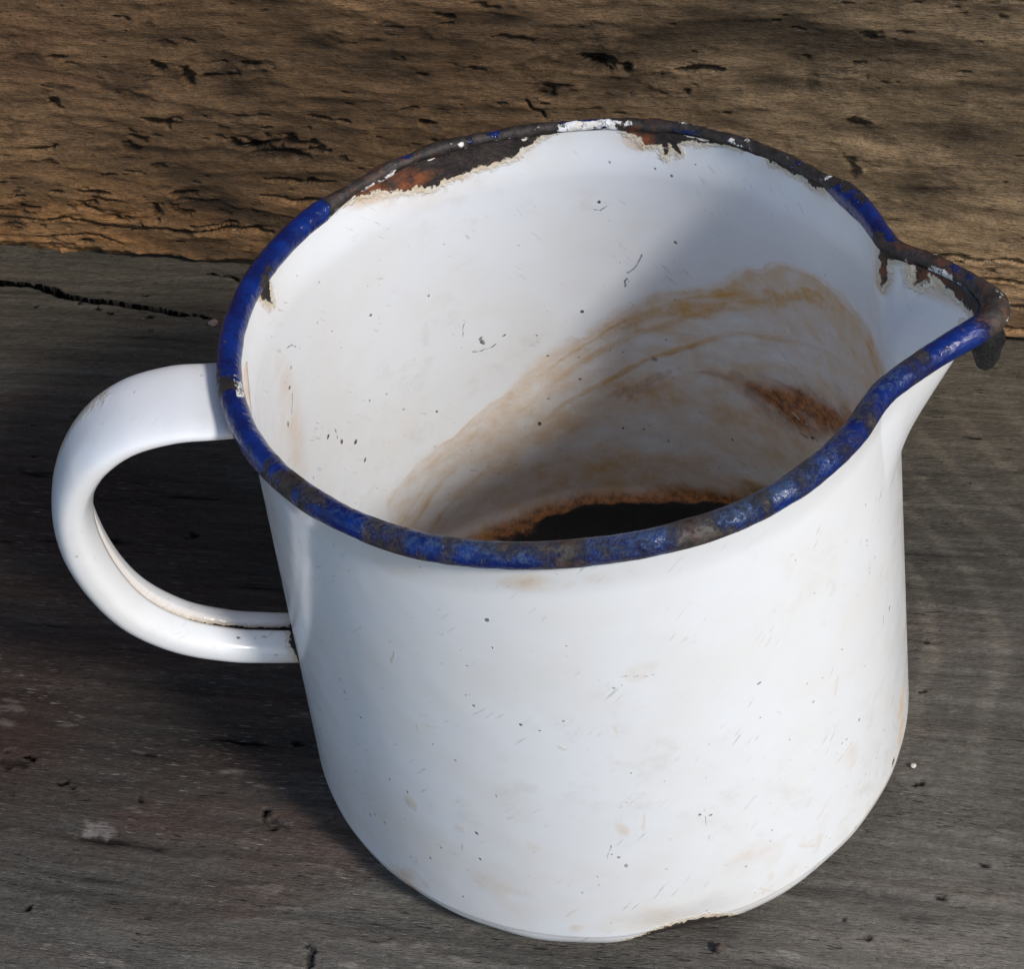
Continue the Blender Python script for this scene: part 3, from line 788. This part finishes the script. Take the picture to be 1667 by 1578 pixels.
def build_body():
    parts_v, parts_q, att = [], [], {k: [] for k in ("chip", "orange", "tan", "rust", "black", "mark", "flake")}
    surf = []
    spv, spq, spa, sps = [], [], {k: [] for k in att}, []
    nb = 0; ns = 0
    def add(V, q, A_, sf, to_spout_mask=None):
        nonlocal nb, ns
        n = len(V)
        if to_spout_mask is None:
            keep, sp = q, None
        else:
            keep, sp = q[~to_spout_mask], q[to_spout_mask]
        parts_v.append(V); parts_q.append(keep + nb); nb += n
        for k in att: att[k].append(A_[k].ravel())
        surf.append(sf)
        if sp is not None and len(sp):
            ids = np.unique(sp); mp = np.zeros(n, int); mp[ids] = np.arange(len(ids))
            spv.append(V[ids]); spq.append(mp[sp] + ns); ns += len(ids)
            for k in spa: spa[k].append(A_[k].ravel()[ids])
            sps.append(sf[ids])
    # ---- outer wall, corner and underside
    th = theta_axis(165, 375, 820, 150)
    zs = np.concatenate([np.linspace(CR, H * 0.80, 190, endpoint=False), np.linspace(H * 0.80, 1.0 * H, 80)])
    ca = np.linspace(math.pi / 2, 0, 22, endpoint=False)[::-1]
    prof = [(outer_r(CR) - 0.5, 0.006, 0), (outer_r(CR) - CR * 1.6, 0.006, 0)]
    TT, ZZ = np.meshgrid(th, zs, indexing='ij')
    ztop = rim_z(TT)
    Zr = np.where(ZZ > H * 0.5, H * 0.5 + (ZZ - H * 0.5) * (ztop - H * 0.5) / (H * 0.5), ZZ)
    Vw = wall_xyz(TT, Zr, 0.0)
    gb = np.exp(-(np.abs(angd(TT, 278)) / 9.0) ** 3) * 0.0124 * sstep(0.26, CR, Zr)
    Vw[..., 0] -= gb * np.cos(np.radians(TT)); Vw[..., 1] -= gb * np.sin(np.radians(TT))
    # corner rows: quarter round with a chipped, dented stretch at the front
    rows = []
    cz = []
    for k, an in enumerate(np.linspace(math.pi / 2, 0, 24, endpoint=False)):
        r = outer_r(CR) - CR + CR * math.cos(an)
        z = CR - CR * math.sin(an)
        bite = 0.055 * np.exp(-(np.abs(angd(th, 278)) / 9.0) ** 3)
        wob_ = 0.004 * np.sin(np.radians(th) * 9) + 0.003 * np.sin(np.radians(th) * 23 + 1)
        rr = r - bite * (0.5 + 0.5 * math.sin(an)) * 0.45 + wob_ * math.sin(an)
        t = np.radians(th)
        rows.append(np.stack([rr * np.cos(t), DY + rr * np.sin(t), np.full(len(th), z) + 0 * rr], -1))
        cz.append(z)
    base_rows = []
    for r in (0.6, 0.86):
        t = np.radians(th)
        base_rows.append(np.stack([r * np.cos(t), DY + r * np.sin(t), np.full(len(th), 0.014 if r < .7 else 0.004)], -1))
    full = np.concatenate([np.stack(base_rows, 1), np.stack(rows, 1), Vw], 1)      # (theta, row, 3)
    n0, n1 = full.shape[:2]
    Zf = full[..., 2]
    Tf = np.repeat(th[:, None], n1, 1)
    A_ = paint_outer(Tf, Zf, None)
    q = grid_quads(n1, n0, wrap1=True)
    V = full.transpose(1, 0, 2).reshape(-1, 3)
    A_ = {k: v.T for k, v in A_.items()}
    Tt = Tf.T; Zt = Zf.T
    sf = np.stack([np.radians(Tt), Zt, np.zeros_like(Tt)], -1).reshape(-1, 3)
    tq = angd(Tt.ravel(), 0)
    zq = Zt.ravel()
    msk = ((tq[q] > SP_LO) & (tq[q] < SP_HI)).all(1) & (zq[q] > H - 0.45).all(1)
    add(V, q, A_, sf, msk)
    # ---- inner wall and floor
    th = theta_axis(-45, 205, 1000, 110)
    zs = np.concatenate([np.linspace(0.10, H * 0.78, 250, endpoint=False), np.linspace(H * 0.78, H, 110)])
    TT, ZZ = np.meshgrid(th, zs, indexing='ij')
    ztop = rim_z(TT)
    Zr = np.where(ZZ > H * 0.5, H * 0.5 + (ZZ - H * 0.5) * (ztop - H * 0.5) / (H * 0.5), ZZ)
    Vw = wall_xyz(TT, Zr, TH)
    rows = []
    rw = outer_r(0.10) - TH
    t = np.radians(th)
    rows_r = [0.02, 0.25, 0.5, 0.7, 0.82, rw - 0.075, rw - 0.055, rw - 0.036, rw - 0.02, rw - 0.009, rw - 0.002]
    rows_z = [0.03, 0.030, 0.030, 0.030, 0.030, 0.031, 0.034, 0.040, 0.050, 0.066, 0.085]
    for r, z in zip(rows_r, rows_z):
        rows.append(np.stack([r * np.cos(t), DY + r * np.sin(t), np.full(len(th), z)], -1))
    full = np.concatenate([np.stack(rows, 1), Vw], 1)
    n0, n1 = full.shape[:2]
    Tf = np.repeat(th[:, None], n1, 1); Zf = full[..., 2]
    gi = np.exp(-(np.abs(angd(Tf, 278)) / 9.0) ** 3) * 0.034 * sstep(0.36, 0.16, Zf) * sstep(0.7, 0.9, np.hypot(full[..., 0], full[..., 1]))
    full[..., 0] -= gi * np.cos(np.radians(Tf)); full[..., 1] -= gi * np.sin(np.radians(Tf))
    A_ = paint_inner(Tf, Zf, full[..., 0], full[..., 1])
    q = grid_quads(n1, n0, wrap1=True, flip=True)
    V = full.transpose(1, 0, 2).reshape(-1, 3)
    A_ = {k: v.T for k, v in A_.items()}
    Tt = Tf.T; Zt = Zf.T
    sf = np.stack([np.radians(Tt) * 0.95 + 20, Zt, np.zeros_like(Tt)], -1).reshape(-1, 3)
    tq = angd(Tt.ravel(), 0); zq = Zt.ravel()
    msk = ((tq[q] > SP_LO) & (tq[q] < SP_HI)).all(1) & (zq[q] > H - 0.45).all(1)
    add(V, q, A_, sf, msk)
    mesh_obj("body", np.concatenate(parts_v), np.concatenate(parts_q), mat_enamel, jug,
             attrs={k: np.concatenate(v) for k, v in att.items()}, vecs={"surf": np.concatenate(surf)})
    mesh_obj("spout", np.concatenate(spv), np.concatenate(spq), mat_enamel, jug,
             attrs={k: np.concatenate(v) for k, v in spa.items()}, vecs={"surf": np.concatenate(sps)})
build_body()

def build_rim():
    th = np.concatenate([np.linspace(-40, 15, 420, endpoint=False), np.linspace(15, 320, 1000, endpoint=False)])
    nph = 28
    ph = np.linspace(0, 2 * math.pi, nph, endpoint=False)
    r = rim_c(th); z = rim_z(th)
    t = np.radians(th)
    C = np.stack([r * np.cos(t), r * np.sin(t), z], -1)
    T = np.roll(C, -1, 0) - np.roll(C, 1, 0)
    T /= np.linalg.norm(T, axis=1)[:, None]
    N = np.cross(T, np.array([0, 0, 1.0])); N /= np.linalg.norm(N, axis=1)[:, None]      # outward
    B = np.cross(N, T)
    sgn = np.sign((N * np.stack([np.cos(t), np.sin(t), 0 * t], -1)).sum(1))
    # chip strength by azimuth
    ck = [(0, .9), (5, .9), (7, .5), (9, .12), (24, .1), (26, .85), (30, .95), (40, .95), (43, .95), (46.5, .8), (47.5, .45), (49, .42), (50, 1.0), (53, 1.15), (71, 1.15), (74, .98), (76, .35), (85.5, .35), (87, .98), (134, .98), (138, .3), (140, -.1), (150, -.05), (156, .25), (162, .3), (166, .1), (172, -.1),
          (184, -.05), (190, .25), (194, -.1), (210, .05), (212, .92), (218, .85), (222, .45), (226, .3), (233, .35), (235, .85), (240, .8), (243, .35), (246, .6), (252, .65), (253, .15), (256, .2), (257, .75), (267, .8), (269, .3), (273, .3), (280, .48), (287, .42), (300, .28), (308, .18), (318, .2),
          (320, .75), (325, .65), (327, .3), (331, .45), (334.3, .7), (336.6, .8), (337.3, -.35), (343.4, -.35), (345.5, .8), (349, .98), (355, .9), (360, .9)]
    c = np.interp(th % 360, [q[0] for q in ck], [q[1] for q in ck])
    c = np.where((th > 213) & (th < 336), c * 0.80, c)
    kr = np.exp(-0.5 * (np.arange(-12, 13) / 4.0) ** 2); kr /= kr.sum()
    c = np.convolve(np.concatenate([c[-12:], c, c[:12]]), kr, 'valid')
    wear = np.interp(th % 360, [0, 205, 215, 226, 240, 262, 275, 290, 308, 318, 330, 337, 338, 343, 350, 360], [.05, .0, .35, .3, .5, .6, .62, .85, .6, .25, .5, .3, .0, .1, .3, .1])
    light = np.interp(th % 360, [0, 140, 205, 225, 240, 330, 338, 344, 352, 360], [.15, .1, .1, .4, .9, .9, .8, .6, .5, .15])
    orange = np.interp(th % 360, [0, 5, 8, 64, 68, 72, 76, 110, 120, 130, 138, 225, 240, 262, 340, 344, 349, 353, 356, 360], [.7, .6, 0, 0, .9, .9, 0, .1, .6, .4, 0, 0, .3, .35, 0, .6, .8, .4, .7, .7])
    n_a = tap(fft_noise(61, (2048, 64), (14, 10), 2.2), np.repeat((th % 360)[:, None], nph, 1) / 360 * 2048, np.repeat(np.arange(nph)[None] / nph * 64, len(th), 0))
    n_s = tap(fft_noise(62, (4096, 64), (10, 40), 2.2), np.repeat((th % 360)[:, None], nph, 1) / 360 * 4096, np.repeat(np.arange(nph)[None] / nph * 64, len(th), 0))
    chip = (c[:, None] - 0.5) * 1.35 + 0.30 * n_a + 0.26 * n_s + 0.12 * np.cos(ph * 2 + np.radians(th)[:, None] * 9)
    wht = np.interp(th % 360, [0, 73.5, 76, 85, 87.2, 360], [0, .25, .62, .62, .25, 0])[:, None] * 1.0 + 0.16 * n_a - 0.9 * (np.cos(ph)[None] > -0.05) - 0.3 * (np.cos(ph)[None] > -0.35)
    far = np.interp(th % 360, [0, 3, 8, 26, 28, 40, 60, 73, 88, 134, 345, 350, 360], [.34, .2, 0, 0, .34, .30, .36, .26, .08, .14, 0, .3, .34])
    wht = np.maximum(wht, (far[:, None] + 0.13 * n_a))
    nearw = np.interp(th % 360, [150, 154, 164, 168, 184, 187, 193, 196], [0, .34, .34, 0, 0, .42, .42, 0])
    wht = np.maximum(wht, nearw[:, None] + 0.10 * n_a - 0.5 * (np.cos(ph)[None] > -0.35))
    rad = BR * (1 + 0.02 * n_a - 0.05 * np.clip(chip, 0, 0.6) + 0.012 * n_s)
    tipw = np.exp(-(angd(th, -13) / 6.0) ** 2)
    bare = np.interp(th % 360, [0, 24, 28, 72, 76, 86, 90, 132, 138, 350, 354, 360], [.8, 0, 1, 1, 1.25, 1.25, 1, 1, 0, 0, .8, .8])
    V0 = 0.012 * bare[:, None, None] * np.stack([np.cos(t), np.sin(t), 0 * t - 0.9], -1)[:, None]
    rad = rad * (1 - bare[:, None] * (0.40 - 0.05 * n_a - 0.03 * n_s))
    rad = rad * (1 + 0.10 * tipw)[:, None]
    V = C[:, None] - V0 + rad[..., None] * (np.cos(ph)[None, :, None] * (N * sgn[:, None])[:, None] + np.sin(ph)[None, :, None] * (B * sgn[:, None])[:, None])
    n0 = len(th)
    i = np.arange(n0)[:, None]; j = np.arange(nph)[None]
    q = np.stack([i * nph + j, ((i + 1) % n0) * nph + j, ((i + 1) % n0) * nph + (j + 1) % nph, i * nph + (j + 1) % nph], -1).reshape(-1, 4)
    one = np.ones((1, nph))
    mesh_obj("rim", V.reshape(-1, 3), q, mat_rim, jug,
             attrs={"chip": chip.ravel(), "wear": (wear[:, None] * one * (0.6 + 0.5 * np.clip(np.sin(ph)[None], 0, 1))).ravel(), "light": (light[:, None] * one).ravel(),
                    "orange": (orange[:, None] * one).ravel(), "white": wht.ravel()})
build_rim()

HAZ = 186.0
def build_handle():
    ctl = np.array([(0.925, 1.735), (1.035, 1.752), (1.15, 1.768), (1.285, 1.750), (1.405, 1.675), (1.495, 1.545), (1.53, 1.38), (1.515, 1.19), (1.455, 1.01), (1.340, 0.868), (1.20, 0.780), (1.09, 0.738), (0.985, 0.705)])
    d = np.concatenate([[0], np.cumsum(np.linalg.norm(np.diff(ctl, axis=0), axis=1))])
    n = 240
    tt = np.linspace(0, d[-1], n)
    # Catmull-Rom through the control points
    P = np.empty((n, 2))
    ext = np.vstack([2 * ctl[0] - ctl[1], ctl, 2 * ctl[-1] - ctl[-2]])
    for k, t in enumerate(tt):
        i = min(np.searchsorted(d, t, 'right') - 1, len(ctl) - 2)
        f = (t - d[i]) / (d[i + 1] - d[i])
        a_, b_, c_, e_ = ext[i], ext[i + 1], ext[i + 2], ext[i + 3]
        P[k] = 0.5 * (2 * b_ + (c_ - a_) * f + (2 * a_ - 5 * b_ + 4 * c_ - e_) * f * f + (3 * b_ - a_ - 3 * c_ + e_) * f ** 3)
    T = np.gradient(P, axis=0); T /= np.linalg.norm(T, axis=1)[:, None]
    N2 = np.stack([-T[:, 1], T[:, 0]], -1)             # outward side of the loop
    f = tt / d[-1]
    wdt = np.interp(f, [0, .12, .25, .42, .6, .8, 1], [.165, .165, .158, .135, .112, .098, .092])       # half width
    thk = np.interp(f, [0, .12, .3, .5, .8, 1], [.030, .036, .054, .062, .058, .054])                   # half thickness
    nps = 72
    ps = np.linspace(0, 2 * math.pi, nps, endpoint=False)
    cs, sn = np.cos(ps), np.sin(ps)
    ex = 0.80
    cx = np.sign(cs) * np.abs(cs) ** ex; sx = np.sign(sn) * np.abs(sn) ** ex
    seam = np.exp(-((ps - math.pi) / 0.085) ** 2)
    seam_side = np.where(ps > math.pi, 1, -1) * np.exp(-((ps - math.pi) / 0.5) ** 2)
    on = sstep(0.22, 0.36, f)
    az = math.radians(HAZ)
    er = np.array([math.cos(az), math.sin(az), 0]); ez = np.array([0, 0, 1.0]); eb = np.array([-math.sin(az), math.cos(az), 0])
    rng = np.random.default_rng(5)
    rag = np.convolve(rng.standard_normal(n + 8), np.ones(5) / 5, 'same')[4:-4]
    inner_n = thk[:, None] * cx[None]
    inner_n = inner_n + on[:, None] * (0.050 * seam[None] + 0.006 * seam_side[None])
    bw = wdt[:, None] * sx[None] + (0.006 * rag * on)[:, None] * seam[None]
    V = (P[:, 0, None] * 1.0)[..., None] * er + P[:, 1, None, None] * ez
    V = V + inner_n[..., None] * (N2[:, 0, None, None] * er + N2[:, 1, None, None] * ez) + bw[..., None] * eb
    q = grid_quads(n, nps, wrap1=True, flip=True)
    V2 = V.reshape(-1, 3)
    capc = np.stack([V[0].mean(0), V[-1].mean(0)])
    b0 = len(V2)
    tris = [[b0, (j + 1) % nps, j] for j in range(nps)] + [[b0 + 1, (n - 1) * nps + j, (n - 1) * nps + (j + 1) % nps] for j in range(nps)]
    V2 = np.vstack([V2, capc])
    F = np.repeat(f[:, None], nps, 1); PS = np.repeat(ps[None], n, 0)
    rim_rag = np.interp(F, [0, .55, .75, .9, 1], [-.03, -.020, .004, .024, .036])
    chip = on[:, None] * (0.030 - 0.55 * np.abs(PS - math.pi)) + rim_rag * 0.9 - 0.004 + 0.006 * rag[:, None] - (1 - on[:, None])
    chip = np.maximum(chip, (F - 0.985) * 2.2 + 0.01 * rag[:, None] - 0.006 + 0.02 * np.cos(PS * 2 + 1.0))
    chip = np.maximum(chip, 0.055 - 0.40 * np.hypot((F - .475) * 0.8, ((PS - 5.45)) * .20) + 0.010 * rag[:, None])
    chip = np.maximum(chip, 0.02 - 0.5 * np.hypot((F - .965) * 2, (PS - 4.9) * .12) - .002)
    z0 = np.zeros((n, nps))
    mk = z0.copy()
    for (ff, pp, rr) in [(.45, .7, .010), (.53, 5.6, .010), (.60, 5.4, .008), (.85, 4.4, .010), (.93, 2.7, .008), (.40, 5.9, .012), (.88, 2.6, .007)]:
        mk = np.maximum(mk, sstep(rr * 1.4, rr * .5, np.hypot((F - ff) * d[-1], (PS - pp) * .1)))
    surf = np.stack([F * d[-1] + 40, PS * 0.1, z0], -1).reshape(-1, 3)
    att = {"chip": chip, "orange": z0, "tan": np.clip(0.03 + 0.45 * sstep(0.075, 0.02, F) + 0.35 * sstep(0.93, 1.0, F) + 0.25 * on[:, None] * sstep(0.35, 0.05, np.abs(PS - math.pi)), 0, 1), "rust": z0, "black": z0, "mark": mk, "flake": z0}
    att = {k: np.concatenate([v.ravel(), [v[0, 0], v[-1, 0]]]) for k, v in att.items()}
    att["chip"][-1] = 0.05
    mesh_obj("handle", V2, q, mat_enamel_handle, jug, attrs=att, vecs={"surf": np.vstack([surf, np.zeros((2, 3))])}, tris=tris)
build_handle()

def lump_mesh(name, mat, loc, rad, seed, parent=None, rough=0.25, rotz=0.0, nu=18, nv=12, taper=0.0):
    rng = np.random.default_rng(seed)
    u = np.linspace(0, 2 * math.pi, nu, endpoint=False); v = np.linspace(0.0, math.pi, nv)
    U, Vv = np.meshgrid(u, v, indexing='ij')
    d = np.stack([np.cos(U) * np.sin(Vv), np.sin(U) * np.sin(Vv), np.cos(Vv)], -1)
    k = np.ones(U.shape)
    for _ in range(7):
        w = rng.standard_normal(3); w /= np.linalg.norm(w)
        k = np.minimum(k, rng.uniform(0.62, 0.95) / np.maximum(0.2, (d @ w)))
    k = 1 + (k - 1) * np.clip(rough * 3, 0, 1)
    p_ = d * k[..., None] * np.array(rad)
    p_[..., :2] *= (1 + taper * p_[..., 2:] / rad[2])
    c, s_ = math.cos(rotz), math.sin(rotz)
    p_ = np.stack([p_[..., 0] * c - p_[..., 1] * s_, p_[..., 0] * s_ + p_[..., 1] * c, p_[..., 2]], -1) + np.array(loc)
    i = np.arange(nu)[:, None]; j = np.arange(nv - 1)[None]
    q = np.stack([i * nv + j, i * nv + j + 1, ((i + 1) % nu) * nv + j + 1, ((i + 1) % nu) * nv + j], -1).reshape(-1, 4)
    return mesh_obj(name, p_.reshape(-1, 3), q, mat, parent)

# bare, blackened tongue of metal under the tip of the spout
mat_tip = plain_material("blackened_iron", (0.003, 0.0032, 0.0035), (0.012, 0.0125, 0.0125), 14.0, 0.75, 0.05)
lump_mesh("spout_tip", mat_tip, (1.150, -0.290, 1.755), (0.050, 0.038, 0.085), 12, jug, 0.6, math.radians(-14), 30, 22, 0.12)

# ------------------------------------------------------------------ crumbs lying on the bench
mat_pink = plain_material("pinkish_crumb", (0.16, 0.10, 0.085), (0.28, 0.19, 0.16), 20.0, 0.8, 0.02)
mat_white = plain_material("white_chip", (0.45, 0.42, 0.38), (0.62, 0.58, 0.52), 20.0, 0.5, 0.01)
mat_darkc = plain_material("dark_crumb", (0.03, 0.024, 0.02), (0.12, 0.09, 0.07), 20.0, 0.8, 0.02)
def crumb(name, s, t, rad, mat, seed, label, cat):
    xy = WA + s * WD + t * WN
    o = lump_mesh(name, mat, (xy[0], xy[1], rad[2] * 0.55), rad, seed, None, 0.3, seed, 14, 9)
    o["label"] = label; o["category"] = cat
crumb("wood_crumb", 1.338, 0.415, (.026, .020, .018), mat_pink, 3, "pinkish crumb at the tip of the long crack, beside the blue rim", "crumb")
crumb("enamel_flake", 4.749, 2.280, (.012, .010, .008), mat_white, 4, "tiny white flake lying on the grey wood to the right of the jug's base", "flake")
crumb("dirt_crumb", 4.258, 3.115, (.022, .018, .014), mat_darkc, 5, "dark brown crumb on the grey wood in front of the chipped base", "crumb")
